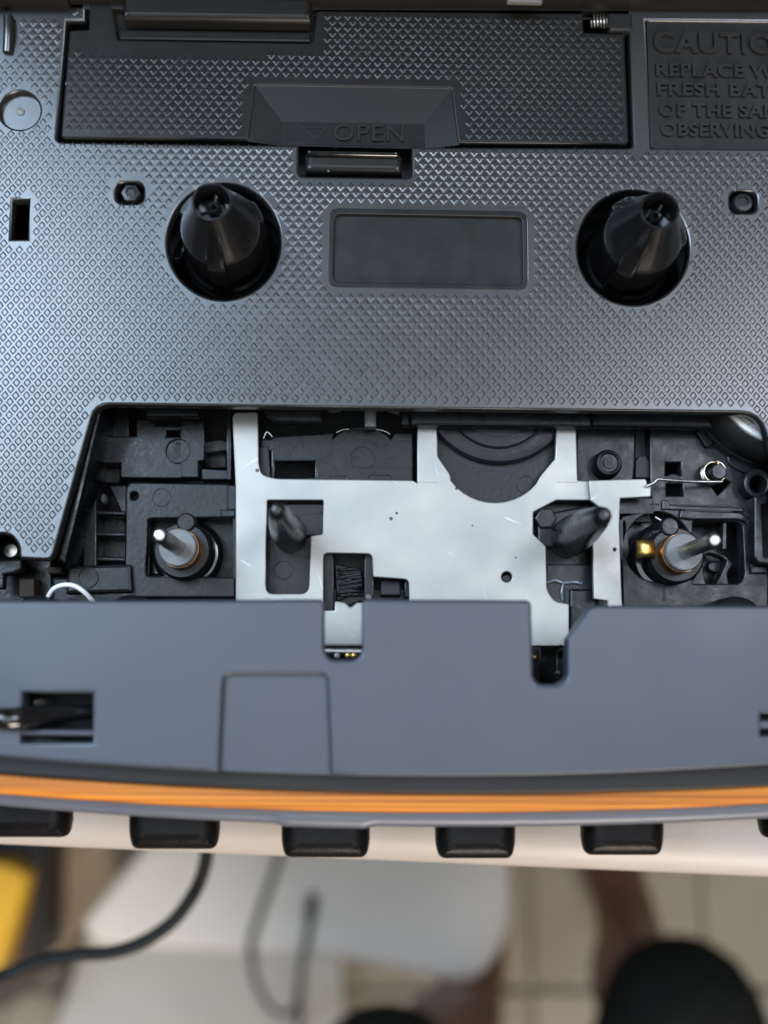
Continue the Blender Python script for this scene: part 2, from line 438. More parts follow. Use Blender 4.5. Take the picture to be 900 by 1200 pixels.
# ---- deck panel
panel_out = rc([(XL, 6), (XR, 12), (XR, 664), (1000, 662), (948, 661, 10), (890, 484, 22), (112, 474, 16), (61, 657, 9), (22, 655, 5), (22, 640, 14), (12, 626, 14), (-8, 626, 10), (-14, 650), (-70, 655), (XL, 655)], 0)
door_open = rc([(78, 24), (100, 24), (100, -6), (736, 2), (736.5, 30), (741.5, 173, 6), (482, 172, 2), (482, 208, 6), (350, 206, 6), (350, 170, 2), (66, 166, 7)], 0)
hole_l = circ(262, 283, 66, 68, 56); hole_r = circ(742, 290, 65, 67, 56)
pin_l = rc([(136, 214), (168, 214), (168, 238), (136, 238)], 9); pin_r = rc([(856, 224), (887, 224), (887, 249), (856, 249)], 9)
slot_l = [(15, 234), (34, 234), (32, 280), (13, 280)]; slot_r = [(982, 246), (1001, 246), (1003, 292), (984, 292)]
label = rc([(389, 247), (615, 251), (616, 337), (387, 333)], 10)
spot_l = circ(23, 129, 23.5, 22, 40)
caut = [(757, 24), (1290, 30), (1300, 177), (764, 173)]
deck = plate('deck_panel', panel_out, 0, -1.5, 'deck', player, [door_open, hole_l, hole_r, pin_l, pin_r, slot_l, slot_r, label, spot_l, caut], bev=0.28, res=2)
plate('label_recess', rc([(383, 241), (621, 245), (622, 343), (381, 339)], 4), -0.45, -1.9, 'smooth', deck)
fr = rc([(386, 243.5), (618, 247.5), (619, 340.5), (384, 336.5)], 12); fr2 = rc([(392, 250), (612, 254), (613, 334), (390, 330)], 9)
plate('label_rim', fr, 0.05, -0.5, 'door', deck, [fr2], bev=0.10, res=2)
plate('round_recess', circ(23, 129, 27, 26, 40), -0.7, -1.9, 'deck', deck)
lathe('recess_nub', P(24, 131, -.7), [(0.42, -0.8), (0.42, -0.6), (0.25, -0.52)], 'nylon', deck, 16)
plate('caution_plate', [(750, 16), (1296, 22), (1306, 184), (757, 180)], -0.3, -1.9, 'smooth', deck)
plate('caution_rib', [(757.5, 24.5), (760.5, 24.5), (766, 172), (763, 172)], -0.06, -0.5, 'smooth', deck, bev=0.05)
# smooth margins: studs avoid these
avoid = [door_open, hole_l, hole_r, pin_l, pin_r, slot_l, slot_r, fr, spot_l, [(738, -20), (1310, -20), (1312, 178), (744, 176)],
         [(-10, -20), (80, -20), (74, 22), (-10, 16)], [(0, 24), (20, 24), (18, 66), (2, 66)]]
kn = knurl('grip_studs', panel_out, avoid, 0.0, 'deck', deck, margin=0.56)
tube('guide_rib', [P3(10, 20, 0.3), P3(10, 40, 0.35), P3(9, 62, 0.05)], 0.55, 'deck', deck)
for s, px, b, cap, ref, rx in (('CAUTION', 766, 62, 24, 'CAUTI', 874), ('REPLACE WITH', 768.5, 90, 15, 'REPLACE', 871), ('FRESH BATTERIES', 770, 112.5, 15, 'FRESH', 843),
                               ('OF THE SAME TYPE', 772, 137, 15.5, 'OF THE', 857), ('OBSERVING', 774, 160, 15.5, 'OBSERVING', 901)):
    text('raised_lettering', s, px, b, cap, ref, rx, -0.3, 'smooth', deck, 0.34, 0.022)
# locating pins in the deck
for cx, cy in ((153, 226), (871, 237)):
    c = P(cx, cy, 0.1)
    lathe('locating_pin', c, [(1.15, -6), (1.1, -0.2), (0.95, 0.15), (0.55, 0.2), (0.5, 0.05)], 'mech', player, 6 if cx < 400 else 10)
plate('pin_cup', rect(120, 200, 186, 252), -3.5, -5.0, 'pit', player)
plate('pin_cup', rect(840, 210, 902, 262), -3.5, -5.0, 'pit', player)

# ---- battery door
dz = 0.02
door_out = rc([(81, 35, 2), (103.5, 34), (103.5, -2), (131, -2), (138, 46, 3), (366, 50, 6), (370, 12, 4), (684, 15), (684, 38), (732, 39, 3), (737.5, 169, 6),
               (536, 167, 2), (528, 104, 2), (300, 100, 2), (292, 163.5, 2), (70.5, 162, 6)], 0)
door = plate('battery_door', door_out, dz, -1.9, 'door', player, bev=0.26, res=2)
knurl('grip_studs', rc([(81, 35), (103.5, 60), (131, 58), (372, 60), (372, 12), (684, 15), (684, 38), (731, 39), (737, 169), (70.5, 162)]),
      [rc([(294, 95), (534, 99), (542, 175), (286, 170)])], dz, 'door', door, margin=0.55)
# recessed hinge ledge with its dark bar
plate('hinge_ledge', rc([(128, 2), (374, 6), (372, 52), (134, 48)], 2), -0.75, -1.8, 'door', door)
plate('ledge_step', rc([(139, 34), (364, 38), (364, 49), (139, 46)], 2), -0.35, -0.9, 'door', door, bev=0.25)
# finger recess: sloped sides down to a flat floor
zf = -0.75
O = [P3(298, 99, dz - .1), P3(530, 103, dz - .1), P3(538, 170, dz - .1), P3(290, 166, dz - .1)]
I = [P3(331, 143, zf), P3(497, 146, zf), P3(498, 175, zf), P3(330, 171, zf)]
mesh_mm('finger_recess', O + I + [(p[0], p[1], -1.85) for p in I], [(0, 1, 5, 4), (1, 2, 6, 5), (3, 0, 4, 7), (4, 5, 6, 7)], 'recess', door, smooth=False)
plate('recess_floor', [(331, 143), (497, 146), (498, 172), (330, 168)], zf + .06, zf - .3, 'recess', door, bev=0.04)
text('raised_lettering', 'OPEN', 391, 165.5, 19, 'OPEN', 473, zf + .06, 'smooth', door, 0.3, 0.0)
tri = [(353, 147), (385, 148), (369, 165)]; tri2 = [(358, 150), (380, 150.6), (369, 161)]
plate('raised_arrow', tri, zf + .16, zf, 'smooth', door, [tri2], bev=0.03)
# catch
plate('catch_bar', rc([(357, 178), (471, 180), (471, 202), (357, 200)], 3), -0.5, -2.6, 'smooth', door, bev=0.7, res=3)
plate('catch_ridge', rc([(359, 175), (467, 177), (467, 183), (359, 181)], 2), 0.05, -1.6, 'gloss', door, bev=0.4, res=3)
for cx in (393, 428):
    tube('battery_contact', [P3(cx - 3, 170, -1.45), P3(cx, 173, -1.3), P3(cx + 3, 170, -1.45)], 0.16, 'brass', door)  # brass bits of the battery springs
plate('compartment_floor', rect(40, -10, 760, 215), -4.5, -6, 'pit', player)
# hinge spring
c0 = [P3(692.5 + 0.75 * i, 24 + 9.5 * math.sin(i * 1.25), -0.9 + 0.75 * math.cos(i * 1.25)) for i in range(27)]
tube('hinge_spring', c0, 0.12, 'shaft', player, n=6, k=3)
plate('hinge_knuckle', rc([(712, 14), (741, 15), (742, 36), (714, 36)], 2), 0.3, -2.0, 'smooth', player, bev=0.3)
# hinge bar and open lid behind the deck
plate('hinge_bar', rc([(143, -70), (364, -66), (365, 24), (143, 21)], 3), 1.2, -3.0, 'rubber', player, bev=0.7, res=3)
plate('back_rail', [(XL, -190), (XR, -185), (XR, -1), (372, -6), (372, -7), (100, -12), (76, -12), (76, -4), (XL, -7)], 2.2, -2.6, 'rubber', player, bev=0.4)
plate('rail_tab', rc([(593, -14), (637, -13), (636, 3.0), (594, 2.0)], 2), 2.6, 1.9, 'railgrey', player, bev=0.25)
yb = P(450, -120, 2.2)[1]; xa, xb = P(-180, 100)[0], P(1110, 100)[0]
def lid_pt(x, h, d): return (x, yb + h * 0.08 + d, 2.0 + h - d * 0.08)
def lid_box(name, x0, x1, h0, h1, d0, d1, mat, parent):
    vs = [lid_pt(x, h, d) for x in (x0, x1) for h in (h0, h1) for d in (d0, d1)]
    return mesh_mm(name, vs, [(0, 1, 3, 2), (4, 6, 7, 5), (0, 4, 5, 1), (2, 3, 7, 6), (0, 2, 6, 4), (1, 5, 7, 3)], mat, parent, smooth=False)
lid = lid_box('lid', xa, xb, -2, 26, 0, 3, 'rubber', player)
lid_box('lid_frame', xa, xa + 12, 26, 66, 0, 3, 'rubber', lid); lid_box('lid_frame', xb - 12, xb, 26, 66, 0, 3, 'rubber', lid)
lid_box('lid_frame', xa, xb, 66, 76, 0, 3, 'rubber', lid); lid_box('lid_window', xa + 11.9, xb - 11.9, 25.9, 66.1, 1, 2, 'gloss', lid)

# ---- reel spindles
def spindle(tip, ph):
    ztip = 8.6
    c = P(tip[0], tip[1], ztip)
    def fins(a, z, r):
        if z < -3.4 or z > 6.4 or r < 2.2: return 0
        d = min(abs((a - ph - k * 2 * math.pi / 3 + math.pi) % (2 * math.pi) - math.pi) for k in range(3))
        w = 0.2
        h = 0.42 * (1 if z < 2.5 else max(0, (6.3 - z) / 3.8))
        return h if d < w else (h * max(0, 1 - (d - w) / 0.06))
    prof = [(5.1, -7.5), (5.1, -5.6), (4.8, -5.2), (4.75, -4.4), (4.5, -4.2), (4.45, -3.5), (4.12, -3.3), (4.08, 0), (4.02, 2.6), (3.86, 3.3), (3.55, 4.1), (2.95, 5.6), (2.35, 7.2), (2.02, 8.2), (1.9, ztip), (1.68, ztip), (1.56, ztip - .3), (1.5, 5.6), (0.01, 5.6)]
    s = lathe('reel_spindle', c, prof, 'gloss', player, 144, fins, 28)
    lathe('spindle_core', c, [(0.75, 5.5), (0.72, 7.2), (0.5, 7.4), (0.32, 7.3), (0.3, 6.6)], 'mech2', s, 6)
    for k in range(3):
        a = ph + 1.0 + k * 2 * math.pi / 3
        p = Vector((c[0], c[1], 0)); d = Vector((math.cos(a), math.sin(a), 0))
        tube('core_web', [tuple(p + d * 0.4 + Vector((0, 0, 6.7))), tuple(p + d * 1.45 + Vector((0, 0, 6.9)))], 0.2, 'mech2', s, 6, k=2)
    lathe('hub_flange', c, [(6.6, -8.2), (6.6, -7.2), (5.6, -6.9), (5.0, -6.9), (4.8, -7.1)], 'gloss', s, 48)
spindle((248, 236), 0.45)
spindle((773, 246), 0.05)
plate('hub_well', circ(262, 300, 90), -9.5, -10.5, 'pit', player)
plate('hub_well', circ(740, 306, 90), -9.5, -10.5, 'pit', player)

# ---- mechanism bay: plastic chassis plates
ZP = -6.5
mech = plate('chassis_plate', [(118, 511), (159, 511), (159, 491), (176, 491), (183, 499), (212, 499), (212, 492), (240, 492), (240, 540), (233, 541), (233, 560), (141, 560), (141, 543), (120, 543)],
             ZP, -8.5, 'mech', player, [rect(195, 504, 211, 512)], bev=0.15)
plate('raised_step', [(212, 499), (239, 494), (239, 539), (232, 540), (232, 559), (212, 559)], ZP + .25, ZP - .4, 'mech', mech, bev=0.08)
ring('mould_ring', 208, 528, 15, ZP + .26, 'mech', mech); ring('mould_ring', 127, 528, 10, ZP, 'mech', mech)
lathe('mould_pip', P(203, 527, ZP), [(1.0, ZP - .2), (1.0, ZP + .05), (0.2, ZP + .08)], 'mech2', mech, 20)
plate('chassis_slat', rect(131, 474, 151, 513), ZP - .6, -9, 'mech', player)
plate('chassis_slat', rect(110, 474, 124, 545), ZP - 1.5, -9.5, 'mech2', player)
plate('ledge_bar', rect(170, 477, 233, 488, 1), -3.2, -4.6, 'mech', player, bev=0.25)
plate('chassis_rail', rect(265.5, 476, 271, 562), ZP + .5, -9, 'mech', player)
plate('sliding_arm', rc([(238, 518), (258, 515), (268, 518), (268, 528), (255, 529), (238, 532)], 2), -8.3, -9.8, 'mech', player)
plate('sliding_arm', rc([(236, 549), (270, 551), (270, 562), (236, 562)], 1), ZP - .3, -9, 'mech', player)
plate('olive_block', rect(240, 531, 265, 548), -9.8, -11, 'mech2', player)
plate('chassis_lobe', rc([(112, 545), (141, 547), (141, 566), (112, 566)], 4), -8.8, -10, 'mech2', player)
# left capstan plate
capl = plate('capstan_plate', rc([(147, 572, 10), (152, 565, 8), (266, 567, 2), (276, 569, 8), (277, 604, 2), (275, 608), (276, 700), (112, 700), (112, 664), (147, 662)]), ZP + .2, -8.2, 'mech', player,
             [rc([(173, 608, 4), (275, 606), (276, 676, 3), (171, 675, 5)]), circ(157, 581, 4.6, n=20)], bev=0.18)
ring('mould_ring', 189, 583, 11, ZP + .2, 'mech', capl)
plate('end_tab', rect(266, 568, 277, 598, 2), ZP + .55, ZP, 'mech', capl, bev=0.15)
plate('end_tab', rect(258, 597, 276, 606, 1), ZP + .8, ZP, 'mech', capl, bev=0.15)
for y in (601, 626, 655):
    plate('ladder_rung', rc([(112, y - 3), (147, y - 2), (147, y + 3), (112, y + 2)], 1), ZP - .5, -10, 'mech', player, bev=0.15)
for y in (593, 618, 647):
    plate('ladder_rung', rect(84, y - 2.5, 101, y + 2, 1), ZP - 1.2, -10, 'mech', player, bev=0.12)
plate('ladder_rail', [(99, 560), (113, 566), (113, 668), (97, 668)], ZP - .2, -10.5, 'mech', player, bev=0.15)
plate('ladder_rail', [(82, 590), (85, 590), (84, 668), (80, 668)], ZP - 1.4, -10.5, 'mech2', player, bev=0.1)
plate('ladder_back', [(80, 600), (147, 600), (147, 668), (76, 668)], -10.2, -11, 'mech2', player)
plate('gusset', [(128, 569), (148, 569), (148, 602), (143, 602)], ZP - .9, -9, 'mech', player)
lathe('lamp_bulb', P(112, 582, -9), [(0.9, -11), (0.9, -9), (0.6, -8.4), (0.1, -8.2)], 'offwhite', player, 16)
plate('bay_side_wall', [(66, 657), (113, 480), (119, 482), (76, 660)], -1.45, -12, 'mech2', player, bev=0.3)
# lower left lumps, wire and screw
plate('rough_block', rc([(79, 663), (153, 661), (155, 694), (76, 696)], 3), ZP + 1.0, -8.5, 'mech', player, bev=0.35)
plate('rough_step', rc([(60, 676), (150, 672), (150, 712), (60, 712)], 3), ZP + .3, -8.5, 'mech2', player, bev=0.35)
ring('mould_ring', 103, 677, 12, ZP + 1.0, 'mech', player, w=.16, h=.14)
tube('white_wire', [P3(56, 700, -3.4), P3(63, 690, -2.6), P3(75, 685.5, -2.2), P3(88, 687, -2.2), P3(100, 695, -2.6), P3(110, 706, -3.6)], 0.24, 'white', player)
plate('screw_bracket', rc([(-14, 655), (26, 655, 4), (25, 668, 4), (15, 672), (4, 674), (3, 690), (-14, 690)], 1), -3.2, -4.6, 'mech', player, bev=0.25)
lathe('screw', P(12, 645, -3.3), [(0.9, -7), (0.9, -3.8), (0.65, -3.4), (0.2, -3.3)], 'shaft', player, 18)
plate('screw_well', rect(-30, 610, 60, 712), -7, -8, 'mech2', player)
plate('amber_block', rect(22, 678, 40, 700, 1), -4.9, -6.9, 'amber', player)
plate('amber_block', rect(56, 664, 72, 672, 1), -5.0, -6.9, 'amber', player)

# capstans: wheel housing, bronze sleeve, nylon washer, steel pin
def capstan(base, tip, houseR, wash, dirx):
    ztip = 7.6
    c = P(tip[0], tip[1], ztip)
    h = lathe('capstan', c, [(houseR, -10), (houseR, -8), (houseR - .5, -7.4), (houseR - .9, -7.3)], 'gloss', player, 56)
    lathe('bearing_ring', c, [(2.95, -8), (2.95, -4.6), (2.7, -4.2), (2.2, -4.2)], 'mech', h, 48)
    lathe('bronze_sleeve', c, [(2.02, -5), (2.02, -2.7), (1.95, -2.5)], 'copper', h, 40)
    lathe('nylon_washer', c, [(1.9, -2.9), (1.92, -1.7), (1.78, -1.5), (0.9, -1.5)], 'nylon', h, 40)
    lathe('steel_pin', c, [(0.74, -2), (0.74, 7.0), (0.66, 7.35), (0.42, ztip), (0.05, ztip + .05)], 'shaft', h, 24)
    return h
hl = capstan((215, 648), (187, 627), 3.7, 0, 1)
hr = capstan((790, 648), (838, 633), 3.9, 0, -1)
for cx, cy in ((218, 612), (785, 617)):
    c = P(cx, cy, -4)
    lathe('bearing_boss', c, [(1.0, -7), (1.0, -4.2), (0.8, -3.9)], 'mech', player, 24)
plate('lubricant_film', rc([(174, 652), (186, 648), (205, 668), (196, 674), (175, 673)], 3), -8.9, -9.6, 'gloss', player)
plate('capstan_sump', rect(150, 600, 280, 690), -9.4, -10.5, 'mech2', player)
ta, tw = Vector(P(769, 644, -3.6)), Vector(P(746, 643, -3.6))
tu = (tw - ta).normalized(); tn = Vector((-tu.y, tu.x)); TL = (tw - ta).length
tv, tf = [], []
for i in range(11):                      # springy brass clip arching off the bearing
    t = i / 10; c = ta + tu * TL * t; zz = -4.1 + 0.85 * math.sin(t * 2.5) ** 0.8 - 0.5 * t * t
    for sgn, dzz in ((-1, 0), (-.35, .1), (.35, .1), (1, 0)): tv.append((c.x + tn.x * sgn * .92, c.y + tn.y * sgn * .92, zz + dzz))
    if i:
        for q in range(3): tf.append(((i - 1) * 4 + q, (i - 1) * 4 + q + 1, i * 4 + q + 1, i * 4 + q))
o = mesh_mm('brass_clip', tv, tf, 'brass', hr, ang=60)
md = o.modifiers.new('t', 'SOLIDIFY'); md.thickness = 0.00018
cc = P(838, 633, 7.6)

# ---- centre plates above the metal plate
cp = plate('centre_plate', [(318, 512), (380, 508), (392, 506)] + circ(424, 545, 46, 46, 16, 222, 318) + [(462, 507), (484, 507), (484, 566), (318, 566)], ZP, -8.2, 'mech', player,
           [rect(322, 540, 369, 560)], bev=0.15)
ring('mould_ring', 425, 538, 15, ZP, 'mech', cp)
plate('lower_step', [(372, 548), (483, 548), (483, 565), (372, 565)], ZP + .12, ZP - .4, 'mech', cp, [rc([(433, 557), (457, 557), (460, 563), (430, 563)], 2), rect(386, 558, 406, 563)], bev=0.05)
plate('dark_notch', rect(306, 515, 322, 528), ZP + .03, -8, 'pit', player)
plate('inner_strip', [(304, 523), (315, 523), (317, 562), (304, 562)], ZP + .2, -8.5, 'mech', player)
tube('bright_clip', [P3(309, 514, -5.8), P3(313, 506, -5.6), P3(319, 512, -5.8)], 0.10, 'shaft', player, k=3)
plate('ledge_bar', rc([(308, 478), (378, 478), (378, 495), (322, 494), (312, 488)], 2), -3.2, -4.8, 'mech', player, bev=0.25)
plate('ledge_bar', rect(470, 480, 480, 498, 1), -3.5, -5.2, 'mech', player, bev=0.2)
plate('ledge_bar', rc([(480, 479), (692, 481), (694, 500), (482, 498)], 1), -3.2, -5.0, 'mech', player, bev=0.25)
plate('ledge_bar', rc([(693, 481), (832, 482), (838, 501), (695, 499)], 1), -3.35, -5.0, 'mech', player, bev=0.25)
plate('grey_lever', rc([(427, 470), (441, 470), (441, 500), (427, 500)], 1.5), -4.2, -6.0, 'offwhite', player, bev=0.3)
plate('white_sliver', rc([(382, 474), (402, 474), (399, 482), (384, 482)], 2), -6.0, -6.8, 'offwhite', player)
plate('white_sliver', rc([(446, 474), (470, 474), (468, 486), (452, 480)], 2), -6.0, -6.8, 'offwhite', player)
tube('bright_edge', [P3(394, 507, -6.3), P3(402, 503.5, -6.3), P3(409, 503, -6.3)], 0.09, 'shaft', player, k=4)
tube('bright_edge', [P3(439, 503, -6.3), P3(450, 505, -6.3), P3(457, 509, -6.3)], 0.09, 'shaft', player, k=4)

# pulley behind the metal plate's round opening
pc = P(583, 455, ZP); k = PS(ZP)
plate('pulley_base', rc([(505, 500), (660, 500), (662, 545), (630, 590), (535, 590), (505, 545)], 4), ZP - .4, -8.5, 'mech', player)
ring('mould_ring', 616, 568, 11, ZP - .4, 'mech', player)
pu = lathe('pulley', pc, [(98 * k, -8), (98 * k, -6.95), (93 * k, -6.9), (93 * k, -6.2), (90 * k, -5.9), (80 * k, -5.7)], 'mech', player, 96)
lathe('pulley_groove', pc, [(99 * k, -7.5), (99 * k, ZP - .38), (93.5 * k, ZP - .36)], 'pit', pu, 96)
pc2 = P(583, 466, -5.6)
lathe('pulley_groove', pc2, [(65 * k, -6), (65 * k, -5.62), (62 * k, -5.6)], 'pit', pu, 96)
lathe('pulley_rim', pc2, [(62 * k, -6), (62 * k, -5.35), (60 * k, -5.2), (52 * k, -5.2)], 'mech', pu, 96)
lathe('pulley_hub', pc2, [(49 * k, -6), (49 * k, -5.15), (47 * k, -5.1)], 'pit', pu, 64)

# ---- head plate of zinc plated steel
ZM = -5.0
hp_out = rc([(272, 488, 4), (276, 483, 4), (302, 483, 2), (303, 543, 2), (306, 556, 8), (322, 561, 8), (484, 563, 2), (489, 566), (489, 500), (512, 500), (513, 535, 2), (528, 557, 6)]
            + [(p[0], p[1], 0) for p in circ(580, 528, 63, 61, 12, 145, 40)]
            + [(634, 557, 6), (651, 537, 2), (652, 500), (675, 500), (677, 563, 1), (700, 565), (700, 586, 0), (652, 586, 1), (625, 600, 2), (625, 626, 2), (640, 640, 3), (641, 692, 6), (650, 705, 6), (667, 708, 1), (667, 757, 2), (622, 757, 2), (620, 727, 3), (480, 722, 1),
             (479, 679, 6), (437, 676, 2), (436, 649, 6), (379, 648, 6), (379, 722, 1), (276, 722, 1), (276, 570, 3)], 0)
w1 = rc([(313, 586, 2), (379, 586, 2), (378, 626, 2), (364, 628, 1), (362, 696, 10), (311, 696, 10)])
hp = plate('head_plate', hp_out, ZM, ZM - .8, 'steel', player, [w1, circ(594, 676, 6.2, n=24)], bev=0.12)
plate('rivet', circ(594, 678, 5, n=20), ZM - .35, ZM - 1.2, 'mech2', hp)
for x, y in ((489.5, 563.5), (653, 563.5)):      # bend lines of the two upright arms
    plate('arm_crease', [(x, y), (x + 23, y + .3), (x + 23, y + 2), (x, y + 1.7)], ZM + .05, ZM - .1, 'steel', hp, bev=0.03)
brk = plate('steel_bracket', rc([(690, 563, 2), (757, 561, 2), (759, 568), (763, 569), (763, 582, 1), (727, 584, 1), (726, 617, 1), (729, 704), (731, 722), (712, 722), (712, 704), (696, 702, 2), (694, 630, 3), (706, 619, 3), (710, 600), (692, 586, 1)]),
            ZM + .75, ZM + .02, 'steel', player, [circ(720.5, 644, 1.7, n=12)], bev=0.12)
# head tabs in the bezel slots
ZT = -3.2
tb = plate('head_tab', rc([(372, 716, 2), (392, 715), (392, 704, 4), (404, 706), (411, 712, 2), (418, 706), (432, 706, 3), (432, 757, 3), (372, 757, 3)]), ZT, ZT - 1.0, 'steel', player, bev=0.2)
tube('head_roll', [P3(370, 763, -4.2), P3(434, 764, -4.2)], 0.55, 'shaft', tb, 16, k=1)
for cx in (395, 408, 415): lathe('solder_pin', P(cx, 768.5, -3.4), [(0.3, -6), (0.36, -3.8), (0.28, -3.5), (0.05, -3.4)], 'brass' if cx != 395 else 'steel', tb, 12)
plate('head_holder', [(365, 752), (440, 752), (440, 790), (365, 790)], -5.4, -7, 'mech2', player)
plate('slot_guide', [(610, 756), (634, 756), (634, 815), (610, 815)], -5.4, -8, 'mech2', player)
plate('slot_guide', [(652, 758), (680, 758), (680, 815), (652, 815)], -7.0, -9, 'mech', player, [circ(657, 768, 4, n=12)])
lathe('solder_pin', P(627, 770, -4.8), [(0.3, -6), (0.3, -5.2), (0.1, -5.0)], 'brass', player, 12)
lathe('solder_pin', P(655, 789, -6.6), [(0.3, -8), (0.3, -6.8), (0.1, -6.6)], 'shaft', player, 12)
# erase-head well left of the tab
plate('head_well_side', rect(379, 645, 391, 725), -6.3, -10, 'mech', player)
plate('head_well_side', rect(427, 645, 438, 725), -6.2, -10, 'mech', player)
plate('head_well_floor', rect(376, 645, 484, 728), -9.5, -11, 'pit', player)
ribp = [P3(396 + 7 * (i % 5) + random.uniform(-1.5, 1.5), 668 + 4.2 * (i // 5) * 1.0 + random.uniform(-1, 1), -8.2 + random.uniform(-.4, .4)) for i in range(40)]
tube('tangled_wire', ribp, 0.16, 'pit', player, 6, k=3)
plate('felt_pad', rc([(392, 660), (424, 668), (426, 690), (394, 706)], 3), -8.3, -9.6, 'mech2', player)
tube('white_bead', [P3(431, 699, -4.6), P3(432, 700, -4.4)], 0.28, 'offwhite', player, 10, k=1)
tube('lead_bar', [P3(425, 707, -7.2), P3(400, 716, -7.2)], 0.4, 'mech', player, 8, k=1)
plate('transistor', rect(446, 679, 470, 698, 1), -6.9, -9.6, 'pit', player, bev=0.2)
plate('transistor_leg', rect(474, 677, 480, 700), -6.4, -9.6, 'mech', player)

# ---- guide posts
def post(base, tip, zt, rb, sleeve):
    a = Vector(P3(base[0], base[1], ZP)); b = Vector(P3(tip[0], tip[1], zt))
    c = (b.x, b.y)
    return lathe('guide_post', c, [(rb, -8), (rb, -3.4), (rb * .95, -1.0), (rb * .80, 3), (rb * .62, 6.5), (rb * .48, zt - 1.4), (rb * .40, zt - .5), (rb * .22, zt), (0.02, zt + .06)], 'post', player, 32)
gp = post((345, 635), (324, 597), 11, 1.75, 0)
plate('post_window_base', rect(306, 578, 384, 704), -7.4, -9.0, 'mech', player)
plate('post_foot', rect(330, 590, 384, 628, 1), -6.2, -7.6, 'mech', player, bev=0.15)
plate('foot_slit', rect(352, 600, 380, 603), -6.15, -6.6, 'pit', player)
ring('mould_ring', 332, 668, 11, -7.4, 'mech', player)
gr = post((662, 632), (708, 603), 10, 2.0, 0)
plate('post_window_base', rect(618, 580, 702, 714), -7.4, -9.0, 'mech2', player)
plate('post_foot', rc([(630, 612, 3), (648, 600, 2), (690, 592), (690, 622), (690, 638, 4), (640, 642, 6), (630, 636, 3)]), -5.6, -7.6, 'mech', player, bev=0.25)
plate('nut', circ(640, 607, 13, 13, 6), -5.0, -6.6, 'mech', player, bev=0.15)
plate('post_shelf', rect(640, 661, 700, 712, 1), -6.6, -8.0, 'mech', player, bev=0.15)
tube('grease_smear', [P3(641, 683, -6.5), P3(650, 680, -6.4), P3(660, 683, -6.45), P3(672, 682, -6.4), P3(682, 684, -6.5)], 0.20, 'grease', player, 8)
tube('grease_smear', [P3(660, 684, -6.5), P3(658, 694, -6.4), P3(659, 703, -6.5)], 0.16, 'grease', player, 8)
plate('dark_cleft', rect(662, 690, 668, 712), -6.4, -7.0, 'pit', player)
plate('side_stop', rect(668, 690, 700, 760, 2), -6.0, -7.4, 'mech2', player, bev=0.25)

# ---- right hand chassis
r1 = plate('chassis_plate', [(676, 496), (745, 497), (744, 540), (742, 566), (676, 566)], ZP - .1, -8.5, 'mech', player, bev=0.15)
bt = lathe('round_stud', P(714, 542, -4.6), [(1.55, -7), (1.5, -5.2), (1.25, -4.7), (1.0, -4.65), (0.92, -4.8), (0.65, -4.8), (0.6, -4.65)], 'mech2', player, 40)
plate('dark_gap', rect(744, 494, 763, 612), -8.4, -9.2, 'pit', player)
plate('gap_catch', rc([(745, 540), (750, 534), (757, 534), (762, 542), (762, 560), (745, 560)], 1), -7.2, -9, 'pit', player)
r2 = plate('chassis_plate', rc([(761, 500), (826, 502), (870, 544), (880, 600), (902, 600), (900, 720), (730, 720), (728, 605), (763, 598)], 2), ZP, -8.4, 'mech', player,
           [rect(780, 542, 798, 557), rect(781, 567, 800, 581), [(834, 570), (846, 560), (856, 565), (841, 580)],
            circ(771, 641, 39, 41, 40), rc([(812, 611, 3), (870, 612, 8), (873, 676, 6), (866, 684, 5), (812, 684, 3)]), rect(726, 586, 764, 600), rc([(728, 610, 2), (733, 612, 2), (735, 650, 4), (729, 655, 2)])], bev=0.15)
plate('hole_boss', circ(789, 561, 8, 6, 20), ZP + .1, ZP - .5, 'mech', player)
plate('capstan_frame', rc([(796, 607, 2), (798, 597, 2), (868, 600, 12), (879, 608, 8), (886, 662, 4), (900, 664), (900, 672), (880, 672), (876, 612, 8), (866, 609, 6), (812, 609)], 0), ZP + .5, ZP - .6, 'mech', player, bev=0.18)
plate('frame_slit', [(802, 596), (858, 598), (858, 600.5), (802, 598.5)], ZP + .53, ZP, 'pit', player, bev=0.02)
plate('frame_slit', [(762, 590), (858, 592), (858, 594), (762, 592)], ZP + .05, ZP - .5, 'pit', player, bev=0.02)
plate('frame_ridge', rc([(776, 586), (784, 586), (786, 592), (872, 595), (872, 600), (776, 597)], 1), ZP + .3, ZP - .5, 'mech', player, bev=0.12)
sp = plate('bearing_spider', rc([(800, 668), (812, 640, 3), (824, 634, 2), (846, 650), (860, 660, 4), (852, 672, 5), (856, 690), (804, 690)], 1), -7.6, -9.2, 'mech', player,
           [rc([(822, 652, 4), (832, 648, 4), (853, 655, 5), (846, 672, 6), (838, 686, 3), (828, 686, 3)], 1)], bev=0.15)
plate('frame_post', rect(847, 612, 852, 644), -6.9, -9, 'mech', player)
plate('frame_sump', rect(728, 596, 884, 694), -10.4, -11.4, 'mech2', player)
plate('sump_lobe', circ(840, 664, 10, 7, 20), -9.4, -10.6, 'mech', player)
plate('slit', rect(776, 688, 780, 704), ZP + .03, ZP - .5, 'pit', player, bev=0.02)
tube('metal_whisker', [P3(768, 606, -5.9), P3(775, 610, -5.7), P3(783, 612, -5.9)], 0.11, 'shaft', player, 6)
plate('corner_wall', rc([(884, 582), (900, 580), (900, 590), (893, 592), (896, 652), (930, 655), (930, 664), (888, 660, 4), (884, 652)], 1), -4.2, -8, 'mech', player, bev=0.2)
plate('corner_pit', rect(890, 588, 940, 658), -8.6, -9.6, 'pit', player)
